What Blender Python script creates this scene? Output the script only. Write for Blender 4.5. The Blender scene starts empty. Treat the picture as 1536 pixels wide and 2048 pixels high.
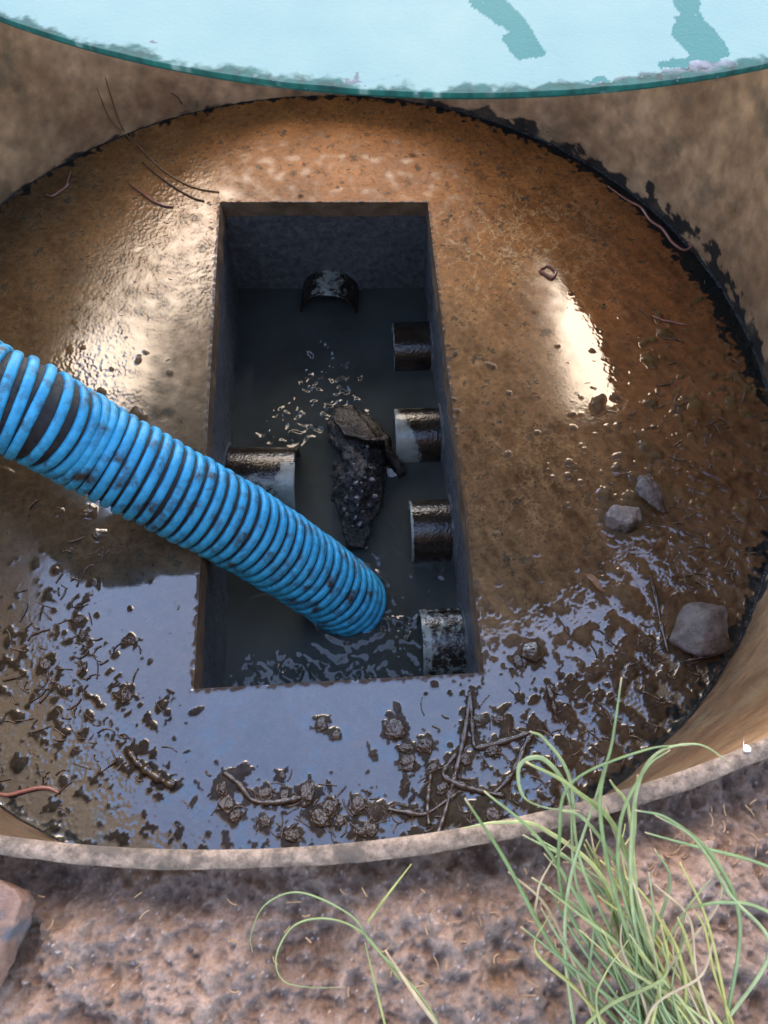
import bpy, bmesh, math, random
import numpy as np
from mathutils import Vector, noise as mnoise
random.seed(7); rng = np.random.default_rng(11)
sc = bpy.context.scene; col = sc.collection
R = math.radians

# ---------------------------------------------------------------- camera, sky, sun, exposure
FPX, TILT, H = 1540.0, 27.1, 1.2
cam = bpy.data.cameras.new('camera'); co = bpy.data.objects.new('camera', cam); col.objects.link(co)
co.location = (0, 0, H); co.rotation_euler = (R(TILT), 0, 0)
cam.sensor_width = 36; cam.lens = FPX/2048*36; cam.clip_start = .02; cam.clip_end = 2000
cam.dof.use_dof = True; cam.dof.focus_distance = 1.45; cam.dof.aperture_fstop = 38
sc.camera = co
SUN_EL, SUN_AZ = 46, 0          # sun veiled by haze, in front of the camera
w = bpy.data.worlds.new('World'); sc.world = w; w.use_nodes = True
nt = w.node_tree; nt.nodes.clear()
sky = nt.nodes.new('ShaderNodeTexSky'); sky.sky_type = 'NISHITA'; sky.sun_disc = False
sky.sun_elevation = R(SUN_EL); sky.sun_rotation = R(SUN_AZ); sky.dust_density = .12; sky.ozone_density = 1.5
bg = nt.nodes.new('ShaderNodeBackground'); bg.inputs['Strength'].default_value = .15
wo = nt.nodes.new('ShaderNodeOutputWorld')
tn = nt.nodes.new('ShaderNodeMix'); tn.data_type = 'RGBA'; tn.blend_type = 'MULTIPLY'; tn.inputs[0].default_value = 1; tn.inputs[7].default_value = (1.24, 1.02, .92, 1)
nt.links.new(sky.outputs[0], tn.inputs[6]); nt.links.new(tn.outputs[2], bg.inputs[0]); nt.links.new(bg.outputs[0], wo.inputs[0])
sl = bpy.data.lights.new('sun', 'SUN'); sl.energy = .62; sl.angle = R(44); sl.color = (1, .70, .30)
so = bpy.data.objects.new('sun', sl); col.objects.link(so)
so.rotation_euler = (R(-(90-SUN_EL)), 0, R(-SUN_AZ))
sc.view_settings.view_transform = 'Standard'; sc.view_settings.look = 'None'
sc.view_settings.exposure = 2.95; sc.view_settings.gamma = 1

# ---------------------------------------------------------------- helpers
ct, st = math.cos(R(TILT)), math.sin(R(TILT))
def P(x, y, z=0.0):                       # photo pixel at a known height -> world point
    u, v = x-768, 1024-y
    d = (u, FPX*st+v*ct, -FPX*ct+v*st); k = (z-H)/d[2]
    return Vector((d[0]*k, d[1]*k, z))
def Q(X, Y, Z):                           # world -> photo pixel (numpy)
    a = Y*st-(Z-H)*ct
    return 768+FPX*X/a, 1024-FPX*(Y*ct+(Z-H)*st)/a
def link(o, parent=None):
    col.objects.link(o)
    if parent: o.parent = parent
    return o
def tag(o, label=None, cat=None, group=None, kind=None):
    if label: o['label'] = label
    if cat: o['category'] = cat
    if group: o['group'] = group
    if kind: o['kind'] = kind
    return o
def empty(name, loc=(0, 0, 0)):
    o = bpy.data.objects.new(name, None); o.location = loc; o.empty_display_size = .05; return link(o)
def put(o, parent):                       # parent keeping world coordinates of the mesh
    o.parent = parent; o.location = -Vector(parent.location); return o
def mesh(name, V, F, mat=None, smooth=True, parent=None, attrs=None):
    me = bpy.data.meshes.new(name)
    V = np.asarray(V, dtype=np.float32)
    if isinstance(F, np.ndarray):
        n, k = F.shape
        me.vertices.add(len(V)); me.vertices.foreach_set('co', V.ravel())
        me.loops.add(n*k); me.loops.foreach_set('vertex_index', F.ravel().astype(np.int32))
        me.polygons.add(n); me.polygons.foreach_set('loop_start', np.arange(0, n*k, k, dtype=np.int32))
        me.polygons.foreach_set('loop_total', np.full(n, k, dtype=np.int32))
        me.update(calc_edges=True)
    else:
        me.from_pydata([tuple(v) for v in V], [], F)
    me.polygons.foreach_set('use_smooth', np.full(len(me.polygons), smooth))
    for an, arr in (attrs or {}).items():
        arr = np.asarray(arr, dtype=np.float32)
        if arr.ndim == 2:
            a = me.attributes.new(an, 'FLOAT_COLOR', 'POINT')
            if arr.shape[1] == 3: arr = np.c_[arr, np.ones(len(arr), np.float32)]
            a.data.foreach_set('color', arr.ravel())
        else:
            a = me.attributes.new(an, 'FLOAT', 'POINT'); a.data.foreach_set('value', arr)
    if mat: me.materials.append(mat)
    o = bpy.data.objects.new(name, me); link(o)
    if parent: put(o, parent)
    return o
def gridfaces(nr, nc, keep=None, wrap=False):
    i, j = np.meshgrid(np.arange(nr-1), np.arange(nc if wrap else nc-1), indexing='ij')
    j2 = (j+1) % nc
    F = np.stack([i*nc+j, i*nc+j2, (i+1)*nc+j2, (i+1)*nc+j], -1)
    return F[keep] if keep is not None else F.reshape(-1, 4)
def fnoise(ny, nx, cell, lam, bw=.5, seed=0, aniso=1.0, ang=0):   # band-passed noise, unit variance
    r = np.random.default_rng(seed)
    Fq = np.fft.rfft2(r.standard_normal((ny, nx)))
    ky = np.fft.fftfreq(ny, cell)[:, None]; kx = np.fft.rfftfreq(nx, cell)[None, :]
    c_, s_ = math.cos(ang), math.sin(ang)
    a, b = kx*c_+ky*s_, (-kx*s_+ky*c_)*aniso
    k = np.sqrt(a*a+b*b)+1e-9
    Fq = Fq*np.exp(-(np.log(k*lam)/bw)**2/2)/k
    o = np.fft.irfft2(Fq, (ny, nx)); return (o-o.mean())/o.std()
def blur(a, sig):
    ny, nx = a.shape; ky = np.fft.fftfreq(ny)[:, None]; kx = np.fft.rfftfreq(nx)[None, :]
    return np.fft.irfft2(np.fft.rfft2(a)*np.exp(-2*(np.pi*sig)**2*(kx*kx+ky*ky)), (ny, nx))
def catmull(pts, per=10):
    P_ = [pts[0]*2-pts[1]]+list(pts)+[pts[-1]*2-pts[-2]]; out = []
    for i in range(1, len(P_)-2):
        for k in range(per):
            t = k/per; a, b, c, d = P_[i-1:i+3]
            out.append(.5*((2*b)+(c-a)*t+(2*a-5*b+4*c-d)*t*t+(3*b-a-3*c+d)*t**3))
    out.append(P_[-2].copy()); return out
def smooth01(x): x = np.clip(x, 0, 1); return x*x*(3-2*x)
def rbf(qx, qy, anchors, sig=110):        # interpolate properties given at picture landmarks
    num = 0; den = 1e-12
    for a in anchors:
        v = np.array(a[2:], dtype=np.float64)
        wgt = np.exp(-((qx-a[0])**2+(qy-a[1])**2)/(2*sig*sig))+1e-9/(1+((qx-a[0])**2+(qy-a[1])**2)/1e4)
        num = num+wgt[..., None]*v; den = den+wgt
    return num/den[..., None]

# ---- materials
def newmat(name):
    m = bpy.data.materials.new(name); m.use_nodes = True; t = m.node_tree
    b = t.nodes['Principled BSDF']; return m, t, b
def nd(t, typ, **kw):
    n = t.nodes.new(typ)
    for k, v in kw.items():
        if k in n.inputs: n.inputs[k].default_value = v
        else: setattr(n, k, v)
    return n
def ramp(t, fac, stops):
    r = t.nodes.new('ShaderNodeValToRGB'); e = r.color_ramp.elements
    while len(e) < len(stops): e.new(.5)
    for i, (p, c) in enumerate(stops):
        e[i].position = p; e[i].color = (c, c, c, 1) if isinstance(c, (int, float)) else (*c, 1)
    t.links.new(fac, r.inputs[0]); return r
def mixc(t, fac, a, b, mode='MIX'):
    m = t.nodes.new('ShaderNodeMix'); m.data_type = 'RGBA'; m.blend_type = mode
    for s, v in ((m.inputs[0], fac), (m.inputs[6], a), (m.inputs[7], b)):
        if hasattr(v, 'is_output'): t.links.new(v, s)
        elif isinstance(v, (int, float)): s.default_value = v
        else: s.default_value = (*v, 1)
    return m.outputs[2]
def noise_mat(name, c1, c2, scale=20, detail=8, rough=(.4, .7), bump=.3, bscale=60, bdist=.002, c3=None, s3=4,
              lo=.35, hi=.65, ior=1.5, stretch=None, dist=0.0, attr=None, lo3=.5, hi3=.6, coat=0):
    m, t, b = newmat(name); L = t.links.new
    tc = nd(t, 'ShaderNodeTexCoord'); vec = tc.outputs['Object']
    if stretch:
        mp = nd(t, 'ShaderNodeMapping'); mp.inputs['Scale'].default_value = stretch; L(vec, mp.inputs[0]); vec = mp.outputs[0]
    n1 = nd(t, 'ShaderNodeTexNoise', Scale=scale, Detail=detail, Roughness=.65, Distortion=dist); L(vec, n1.inputs['Vector'])
    r1 = ramp(t, n1.outputs[0], [(lo, c1), (hi, c2)]); c = r1.outputs[0]
    if attr:
        at = nd(t, 'ShaderNodeAttribute', attribute_name=attr); c = mixc(t, 1.0, at.outputs[0], c, 'MULTIPLY')
    if c3:
        n3 = nd(t, 'ShaderNodeTexNoise', Scale=s3, Detail=7, Roughness=.62); L(tc.outputs['Object'], n3.inputs['Vector'])
        r3 = ramp(t, n3.outputs[0], [(lo3, 0.), (hi3, 1.)]); c = mixc(t, r3.outputs[0], c, c3)
    L(c, b.inputs['Base Color'])
    n2 = nd(t, 'ShaderNodeTexNoise', Scale=bscale, Detail=9, Roughness=.7); L(tc.outputs['Object'], n2.inputs['Vector'])
    rr = ramp(t, n2.outputs[0], [(.35, rough[0]), (.65, rough[1])]); L(rr.outputs[0], b.inputs['Roughness'])
    bp = nd(t, 'ShaderNodeBump', Strength=bump, Distance=bdist); L(n2.outputs[0], bp.inputs['Height']); L(bp.outputs[0], b.inputs['Normal'])
    b.inputs['IOR'].default_value = ior; b.inputs['Coat Weight'].default_value = coat
    return m

# floor: albedo and gloss stored per point, fine grain from noise
def floor_material():
    m, t, b = newmat('wet silt'); L = t.links.new
    tc = nd(t, 'ShaderNodeTexCoord'); at = nd(t, 'ShaderNodeAttribute', attribute_name='albedo')
    pr = nd(t, 'ShaderNodeAttribute', attribute_name='props'); sp = nd(t, 'ShaderNodeSeparateColor'); L(pr.outputs[0], sp.inputs[0])
    n1 = nd(t, 'ShaderNodeTexNoise', Scale=70, Detail=9, Roughness=.72); L(tc.outputs['Object'], n1.inputs[0])
    r1 = ramp(t, n1.outputs[0], [(.3, .62), (.7, 1.35)]); r1.color_ramp.interpolation = 'LINEAR'
    c = mixc(t, 1.0, at.outputs[0], r1.outputs[0], 'MULTIPLY'); L(c, b.inputs['Base Color'])
    L(sp.outputs[0], b.inputs['Roughness'])
    n2 = nd(t, 'ShaderNodeTexNoise', Scale=230, Detail=5, Roughness=.6); L(tc.outputs['Object'], n2.inputs[0])
    bp = nd(t, 'ShaderNodeBump', Distance=.0012); L(n2.outputs[0], bp.inputs['Height']); L(sp.outputs[1], bp.inputs['Strength'])
    L(bp.outputs[0], b.inputs['Normal']); b.inputs['IOR'].default_value = 1.8; L(sp.outputs[2], b.inputs['Specular IOR Level'])
    return m
M_floor = floor_material()
M_mud = noise_mat('wet mud', (.036, .022, .011), (.072, .044, .023), 90, rough=(.08, .24), bump=.22, bscale=90, bdist=.004, ior=1.75)
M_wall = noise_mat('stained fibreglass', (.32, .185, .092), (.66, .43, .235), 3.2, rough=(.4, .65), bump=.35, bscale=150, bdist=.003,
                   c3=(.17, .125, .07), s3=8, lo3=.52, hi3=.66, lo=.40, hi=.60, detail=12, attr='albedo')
M_rim = noise_mat('weathered fibre edge', (.09, .06, .038), (.33, .235, .165), 170, rough=(.8, .95), bump=1., bscale=300, bdist=.004,
                  stretch=(1, 1, 1), c3=(.09, .065, .045), s3=30)
M_pit = noise_mat('dark slimy concrete', (.05, .054, .057), (.14, .145, .15), 60, rough=(.22, .6), bump=.9, bscale=110, bdist=.006,
                  c3=(.075, .075, .072), s3=130, lo3=.66, hi3=.72)
M_lip = noise_mat('mud coated cut edge', (.10, .062, .033), (.19, .12, .065), 30, rough=(.3, .6), bump=.7, bscale=120, bdist=.004)
M_bead = noise_mat('black sealant', (.006, .006, .006), (.022, .022, .024), 80, rough=(.12, .4), bump=.9, bscale=200, bdist=.006, c3=(.16, .17, .19), s3=260, lo3=.60, hi3=.66)
def lid_material():
    m, t, b = newmat('pale blue gelcoat'); L = t.links.new
    tc = nd(t, 'ShaderNodeTexCoord'); at = nd(t, 'ShaderNodeAttribute', attribute_name='albedo')
    n1 = nd(t, 'ShaderNodeTexNoise', Scale=9, Detail=8, Roughness=.6); L(tc.outputs['Object'], n1.inputs[0])
    r1 = ramp(t, n1.outputs[0], [(.3, (.84, .92, .96)), (.7, (1.1, 1.05, 1.03))])
    c = mixc(t, 1.0, at.outputs[0], r1.outputs[0], 'MULTIPLY')
    n3 = nd(t, 'ShaderNodeTexNoise', Scale=190, Detail=4); L(tc.outputs['Object'], n3.inputs[0])
    r3 = ramp(t, n3.outputs[0], [(.68, 0.), (.74, .55)]); c = mixc(t, r3.outputs[0], c, (.12, .2, .26))
    L(c, b.inputs['Base Color']); b.inputs['Roughness'].default_value = .6; b.inputs['Specular IOR Level'].default_value = .12
    n2 = nd(t, 'ShaderNodeTexNoise', Scale=300, Detail=5); L(tc.outputs['Object'], n2.inputs[0])
    bp = nd(t, 'ShaderNodeBump', Strength=.35, Distance=.001); L(n2.outputs[0], bp.inputs['Height']); L(bp.outputs[0], b.inputs['Normal'])
    return m
M_lid = lid_material()
M_under = noise_mat('lid underside', (.035, .025, .016), (.07, .05, .03), 8, rough=(.6, .8), bump=.2)
M_blue = noise_mat('blue hose rib', (.016, .24, .43), (.05, .47, .74), 60, rough=(.3, .55), bump=.6, bscale=220, bdist=.002, c3=(.045, .04, .03), s3=34, lo3=.50, hi3=.68, lo=.25, hi=.6)
M_black = noise_mat('dirty black hose wall', (.008, .008, .009), (.035, .031, .026), 90, rough=(.35, .7), bump=.8, bscale=200, bdist=.003)
M_stone = noise_mat('grey brown stone', (.17, .135, .115), (.30, .25, .215), 35, rough=(.4, .7), bump=.8, bscale=130, bdist=.004, c3=(.055, .033, .018), s3=16)
M_stone2 = noise_mat('muddy stone', (.075, .055, .044), (.16, .13, .115), 40, rough=(.3, .6), bump=.8, bscale=130, bdist=.004, c3=(.055, .033, .018), s3=16)
M_worm = noise_mat('worm skin', (.20, .075, .05), (.30, .13, .10), 60, rough=(.15, .3), bump=.3, bscale=500, bdist=.0008, coat=.5)
M_straw = noise_mat('dry root', (.13, .07, .03), (.28, .17, .08), 50, rough=(.5, .8), bump=.3, bscale=400)
M_root = noise_mat('dark root', (.06, .028, .015), (.14, .07, .035), 50, rough=(.4, .7), bump=.3, bscale=400)
M_soil = noise_mat('wet sandy soil', (.66, .62, .58), (1.3, 1.25, 1.22), 300, rough=(.45, .85), bump=1., bscale=520, bdist=.0022, attr='albedo', lo=.3, hi=.7, ior=1.33)
M_brick = noise_mat('broken brick', (.10, .05, .03), (.17, .10, .07), 60, rough=(.6, .9), bump=.8, bscale=300, bdist=.002, c3=(.05, .05, .055), s3=40)

# ---------------------------------------------------------------- tank geometry
CX, CY, RT, ZR = -.133, .879, .864, .755
RX, RY, RR_ = -.094, .882, .857           # centre and radius of the rim, the tank is a little out of true
def ring_at(z): f = min(max(z/ZR, 0), 1); return CX+(RX-CX)*f, CY+(RY-CY)*f, RT+(RR_-RT)*f
HC = [(-.3614, 1.3803), (.0959, 1.3803), (.1582, .3289), (-.2976, .3026)]     # pit opening corners: far left, far right, near right, near left
def xL(Y): return HC[3][0]+(Y-HC[3][1])*(HC[0][0]-HC[3][0])/(HC[0][1]-HC[3][1])
def xR(Y): return HC[2][0]+(Y-HC[2][1])*(HC[1][0]-HC[2][0])/(HC[1][1]-HC[2][1])
def yN(X): return HC[3][1]+(X-HC[3][0])*(HC[2][1]-HC[3][1])/(HC[2][0]-HC[3][0])
YF = HC[0][1]
WZ = -.27                                 # pit water level

CLODS = [(643, 1449, .011), (790, 1457, .019), (848, 1493, .014), (812, 1497, .012), (815, 1525, .014), (672, 1470, .008), (445, 1580, .012), (530, 1590, .013), (615, 1590, .018), (640, 1635, .018), (660, 1620, .014), (715, 1612, .014), (680, 1643, .009),
         (565, 1470+80, .007), (648, 1652-10, .009), (530, 1643, .009), (585, 1672, .013), (570, 1590, .009), (720, 1665, .011), (740, 1660, .012), (455, 1610, .013), (470, 1632, .012), (865, 1540, .012), (885, 1577, .012), (900, 1590, .011), (930, 1520, .012),
         (960, 1440, .011), (1000, 1440, .010), (985, 1500, .012), (985, 1630, .014), (1010, 1655, .013), (190, 1165, .008), (175, 1025, .011), (157, 1240, .010), (258, 1282, .011), (165, 1270, .008), (195, 1070, .009), (90, 1330, .012), (250, 1390, .013), (1275, 985, .008), (1040, 1325, .012)]
TWIGS = [
 ('thick curved muddy stalk lying alone on the near left floor', [(256, 1498), (275, 1525), (305, 1548), (335, 1566), (350, 1570)], .0065),
 ('long muddy stem slanting down from the bent knob near the pit corner', [(940, 1388), (932, 1450), (920, 1510), (905, 1570), (890, 1625), (872, 1680)], .0045),
 ('muddy stem dropping from the knob and turning sharply right', [(940, 1385), (944, 1440), (948, 1488), (960, 1495), (1010, 1482), (1070, 1462)], .0045),
 ('muddy stem curving down left from the end of the sharp bend', [(1070, 1462), (1050, 1490), (1035, 1530), (1015, 1560), (985, 1590)], .005),
 ('muddy stem arching over the long slanting stem', [(912, 1508), (892, 1535), (888, 1552), (915, 1568), (960, 1582), (1010, 1592)], .0048),
 ('short upright muddy stem left of the crossing stems', [(862, 1545), (858, 1580), (855, 1615), (858, 1650)], .0042),
 ('thin muddy stem lying level toward the left under the crossing stems', [(775, 1618), (810, 1624), (850, 1628), (895, 1600), (925, 1578)], .0038),
 ('wavy muddy stem across the middle of the near water film', [(448, 1545), (480, 1570), (505, 1600), (545, 1605), (590, 1598), (620, 1590)], .0045),
 ('straight muddy stem half sunk in the mud left of the largest stone', [(1300, 1150), (1312, 1200), (1322, 1250), (1335, 1300)], .003),
 ('short muddy stick in the dense mud under the small stone', [(1095, 1370), (1105, 1400), (1112, 1430)], .0045)]
# ---------------------------------------------------------------- floor with silt, mud and water film
def build_floor():
    s = .0019
    nh, mh = 240, 556                     # cells across and along the opening
    u = np.concatenate([-np.arange(330, 0, -1)*s/.456, np.linspace(0, 1, nh+1), 1+np.arange(1, 350)*s/.456])
    v = np.concatenate([-np.arange(172, 0, -1)*s/1.05, np.linspace(0, 1, mh+1), 1+np.arange(1, 208)*s/1.05])
    U, V = np.meshgrid(u, v); ny, nx = U.shape
    Y = .3+V*1.06; X = U*.456-.3
    for _ in range(8):
        a, b_ = xL(Y), xR(Y)
        X = np.where(U < 0, a+U*.456, np.where(U > 1, b_+(U-1)*.456, a+U*(b_-a)))
        n_ = yN(X); Y = np.where(V < 0, n_+V*1.05, np.where(V > 1, YF+(V-1)*1.05, n_+V*(YF-n_)))
    qx, qy = Q(X, Y, 0*X)
    rad = np.hypot(X-CX, Y-CY); edge = RT-rad
    fn = lambda lam, **k: fnoise(ny, nx, s, lam, **k)
    n_big, n_mid, n_sm, n_fi = fn(.16, seed=1, bw=.6), fn(.05, seed=2, bw=.6), fn(.018, seed=3, bw=.5), fn(.0075, seed=4, bw=.35)
    # px, py, roughness, wrinkles, ridged mud, lumps, fine bump
    A = [(650, 300, .38, .45, 0, .15, .35), (470, 260, .33, .5, 0, .1, .3), (900, 330, .36, .5, .02, .3, .4), (1050, 380, .42, .3, .05, .2, .3),
         (330, 400, .2, 1., 0, .05, .3), (380, 560, .17, 1., 0, .05, .3), (240, 560, .24, .8, 0, .1, .3), (250, 720, .07, .5, 0, .6, .1),
         (80, 560, .42, .35, 0, .2, .3), (60, 420, .45, .4, 0, .1, .4), (150, 380, .45, .4, 0, .1, .4), (380, 780, .32, .1, 0, .15, .15), (420, 700, .3, .2, 0, .1, .15),
         (930, 480, .4, .08, 0, .06, .2), (1000, 620, .36, .05, 0, .12, .12), (950, 800, .25, .03, 0, .15, .08), (1050, 760, .22, .05, 0, .3, .1),
         (1160, 560, .06, .1, 0, .1, .06), (1200, 680, .05, .1, 0, .12, .06), (1240, 780, .05, .1, 0, .5, .06),
         (1300, 540, .38, .2, 0, .25, .2), (1400, 650, .3, .3, .15, .6, .2), (1330, 760, .12, .2, .1, .9, .1), (1450, 820, .2, .2, .6, .8, .2), (1480, 1000, .2, .2, .6, .7, .2),
         (1030, 950, .12, .05, 0, .4, .06), (1180, 930, .1, .1, .05, .8, .08), (1350, 950, .15, .1, .35, .8, .1),
         (1000, 1100, .1, .03, 0, .12, .05), (1150, 1080, .1, .05, .05, .35, .06), (1300, 1120, .1, .1, .5, .7, .08), (1450, 1180, .12, .1, .8, .6, .1),
         (1040, 1220, .06, .05, .12, .8, .05), (1150, 1250, .06, .1, .55, .9, .06), (1300, 1300, .08, .2, 1., .6, .08), (1050, 1350, .04, .05, .25, .8, .04),
         (1150, 1420, .06, .2, .9, .9, .06), (1300, 1450, .08, .3, 1.1, .5, .08), (1200, 1530, .06, .3, .9, .8, .05),
         (500, 1420, .035, .0, 0, .3, .02), (700, 1400, .03, .0, 0, .22, .02), (880, 1400, .03, .0, 0, .3, .02), (420, 1500, .035, .02, 0, .4, .02),
         (600, 1500, .03, 0, 0, .45, .02), (800, 1520, .03, 0, 0, .7, .02), (960, 1480, .03, .05, .25, .9, .03), (700, 1640, .04, 0, .2, 1.2, .03), (900, 1620, .04, .1, .7, 1.2, .04),
         (480, 1620, .04, .05, .15, .8, .03), (330, 1600, .035, .3, .2, .5, .04), (180, 1560, .035, .55, .3, .4, .04), (60, 1480, .045, .5, .42, .3, .05), (230, 1450, .04, .4, .55, .35, .04),
         (50, 1330, .06, .3, .5, .4, .06), (150, 1330, .05, .1, .45, .5, .04), (300, 1370, .05, .05, .15, .8, .04), (200, 1150, .03, 0, 0, .35, .02), (280, 1230, .03, 0, 0, .25, .02),
         (110, 1200, .05, 0, .15, .9, .03), (60, 1060, .2, .1, 0, .4, .1), (20, 1180, .15, .1, .1, .5, .1), (340, 1100, .08, 0, 0, .12, .03), (360, 1260, .08, 0, 0, .15, .03), (160, 1030, .03, 0, 0, .3, .02)]
    pr = rbf(qx, qy, A, 62); rough, wr, rid, lum, fine = [pr[..., i] for i in range(5)]
    # a clear water patch with a crisp outline on the right
    def poly(pts, soft=9):
        pts = np.array(pts, float); d = np.full(qx.shape, 1e9); ins = np.zeros(qx.shape, bool)
        for (x1, y1), (x2, y2) in zip(pts, np.roll(pts, -1, 0)):
            ex, ey = x2-x1, y2-y1; tt = np.clip(((qx-x1)*ex+(qy-y1)*ey)/(ex*ex+ey*ey), 0, 1)
            d = np.minimum(d, np.hypot(qx-x1-tt*ex, qy-y1-tt*ey))
            cr = ((y1 > qy) != (y2 > qy)) & (qx < (x2-x1)*(qy-y1)/(y2-y1+1e-9)+x1); ins ^= cr
        return smooth01(.5+np.where(ins, d, -d)/soft)
    wob = 16*n_sm+10*n_mid
    # lumps: stamped blobs
    Mf = np.zeros_like(X); r2 = np.random.default_rng(5)
    Xv, Yv = X[0], None
    for k in range(3600):
        i, j = r2.integers(2, ny-2), r2.integers(2, nx-2)
        if r2.random() > lum[i, j]**1.3*.9: continue
        rr_ = .0022+.0045*r2.random()**2+(.009*r2.random() if r2.random() < .12*lum[i, j] else 0)
        if lum[i, j] < .3: rr_ *= .7
        asp = 1+1.6*r2.random()**2; an = r2.random()*3.1416
        m_ = int(rr_*asp*1.6/s)+2; i0, i1, j0, j1 = max(0, i-m_), min(ny, i+m_+1), max(0, j-m_), min(nx, j+m_+1)
        dx, dy = X[i0:i1, j0:j1]-X[i, j], Y[i0:i1, j0:j1]-Y[i, j]
        a = (dx*math.cos(an)+dy*math.sin(an))/(rr_*asp); b_ = (-dx*math.sin(an)+dy*math.cos(an))/rr_
        dd = a*a+b_*b_+.12*n_fi[i0:i1, j0:j1]+.25*n_sm[i0:i1, j0:j1]
        Mf[i0:i1, j0:j1] = np.maximum(Mf[i0:i1, j0:j1], np.clip(1.25-dd, 0, 1.3)**.6*rr_*(.3+.4*r2.random()))
    bank = np.full(X.shape, 1e3); rag = .0032*n_sm+.0006*n_fi
    for (x, y, sz) in CLODS:
        p = P(x, y, 0); bank = np.minimum(bank, np.hypot(X-p.x, Y-p.y)-sz*1.05)
    for _, pts, rd in TWIGS:
        cp = catmull([P(x, y, 0) for x, y in pts], 8)
        for p in cp: bank = np.minimum(bank, np.hypot(X-p.x, Y-p.y)-rd*1.3)
    for (x, y, sz) in [(1243, 1036, .040), (1303, 995, .036), (1400, 1258, .064), (1064, 1305, .022)]:
        p = P(x, y, 0); bank = np.minimum(bank, np.hypot(X-p.x, Y-p.y)-sz)
    Mf = np.maximum(Mf, np.clip((.0035-bank+rag)/.006, 0, 1)*.0028)
    rf = .9*fn(.030, seed=8, bw=.5, aniso=2.2, ang=.9)+.6*fn(.022, seed=28, bw=.5, aniso=2.4, ang=-.5)+.35*fn(.011, seed=9, bw=.4)+.10*n_fi
    rz = np.clip(rf-(1.75-2.4*rid), 0, 1.6)**.8*.0030*smooth01(rid/.3)
    mud = np.maximum(Mf, rz)
    mudm = smooth01(mud/.0012)
    flat_ = 1-.55*smooth01((qy-1000)/250); hgt = blur(mud*flat_, 1.15)
    hgt += .00020*wr*(.6+.5*np.clip(n_mid, -1, 1.5))*fn(.0068, seed=14, bw=.4, aniso=1.7, ang=.4)+.00012*wr*n_sm
    hgt += .00012*np.clip(rid, 0, 1)*n_fi
    hgt += np.clip(.012-edge, 0, .012)**2*18*(1+.3*n_mid)
    # albedo at landmarks
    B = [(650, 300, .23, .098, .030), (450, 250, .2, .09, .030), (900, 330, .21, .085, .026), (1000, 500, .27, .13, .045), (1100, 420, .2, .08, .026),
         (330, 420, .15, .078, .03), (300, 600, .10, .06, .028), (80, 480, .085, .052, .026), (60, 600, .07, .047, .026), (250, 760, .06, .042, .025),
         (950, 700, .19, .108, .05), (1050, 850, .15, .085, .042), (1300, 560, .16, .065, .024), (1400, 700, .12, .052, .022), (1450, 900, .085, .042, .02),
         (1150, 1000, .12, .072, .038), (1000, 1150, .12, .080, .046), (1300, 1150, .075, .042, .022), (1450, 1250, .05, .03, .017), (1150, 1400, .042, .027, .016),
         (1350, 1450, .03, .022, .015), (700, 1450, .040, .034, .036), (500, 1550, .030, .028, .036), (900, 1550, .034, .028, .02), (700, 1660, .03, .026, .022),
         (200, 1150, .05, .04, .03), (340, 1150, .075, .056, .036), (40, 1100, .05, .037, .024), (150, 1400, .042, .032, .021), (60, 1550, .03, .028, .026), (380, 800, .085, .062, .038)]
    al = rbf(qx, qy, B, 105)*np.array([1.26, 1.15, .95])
    al = al*(1+.09*np.clip(n_mid, -2, 2)+.10*np.clip(n_big, -2, 2)+.10*np.clip(fn(.03, seed=61, bw=.8, aniso=4, ang=.5), -2, 2)*smooth01((qx-850)/100)+.07*np.clip(fn(.012, seed=62, bw=1.), -2, 2))[..., None]
    # milky silt veins right of the opening
    vein = np.exp(-(np.abs(fn(.085, seed=21, bw=.45, aniso=1.9, ang=-.5)+.25*n_sm)/.10)**2)
    vein = np.maximum(vein, .8*np.exp(-(np.abs(fn(.06, seed=22, bw=.4, aniso=2.2, ang=.3)+.2*n_sm)/.10)**2))
    vz = np.exp(-((qx-1010)/170)**2-((qy-500)/120)**2)+.3*np.exp(-((qx-1060)/150)**2-((qy-950)/180)**2)
    vm = np.clip(vein*vz*1.1, 0, .85); al = al*(1-vm[..., None])+vm[..., None]*np.array([.52, .33, .15])
    # dark algae blotches
    bl = smooth01((n_mid*.6+n_sm*.5+.35*n_fi-1.15)/.4)*np.clip(1.2-lum, .2, 1)*.7
    al = al*(1-bl[..., None])+bl[..., None]*np.array([.035, .04, .028])
    # little dark crumbs
    cr = smooth01((fn(.006, seed=31, bw=.3)+.3*n_mid-2.3)/.4); al = al*(1-.75*cr[..., None])
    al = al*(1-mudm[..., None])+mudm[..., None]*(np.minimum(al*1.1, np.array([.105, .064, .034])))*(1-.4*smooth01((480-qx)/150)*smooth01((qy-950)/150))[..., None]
    # blue tone mixed into the mud-free film in the lower part
    bz = smooth01((n_big*.5+n_mid*.6-.55)/.8)*smooth01((qy-1330)/150)*(1-mudm)*.6
    al = al*(1-bz[..., None])+bz[..., None]*np.array([.012, .05, .085])
    # black sealant smear along the wall
    th = .006+.010*np.clip(n_mid, -.5, 3)+.006*np.clip(n_sm, -1, 2)
    ang = np.degrees(np.arctan2(Y-CY, X-CX)) % 360
    wid = np.interp(ang, [0, 8, 25, 45, 60, 70, 90, 110, 135, 170, 215, 240, 270, 310, 335, 350, 360], [.018, .038, .040, .020, .020, .008, .001, .001, .003, .003, .008, .006, .006, .010, .012, .004, .010])
    bk = smooth01((th*.8+wid-edge)/.006)
    al = al*(1-bk[..., None])+bk[..., None]*np.array([.010, .011, .010])
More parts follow.
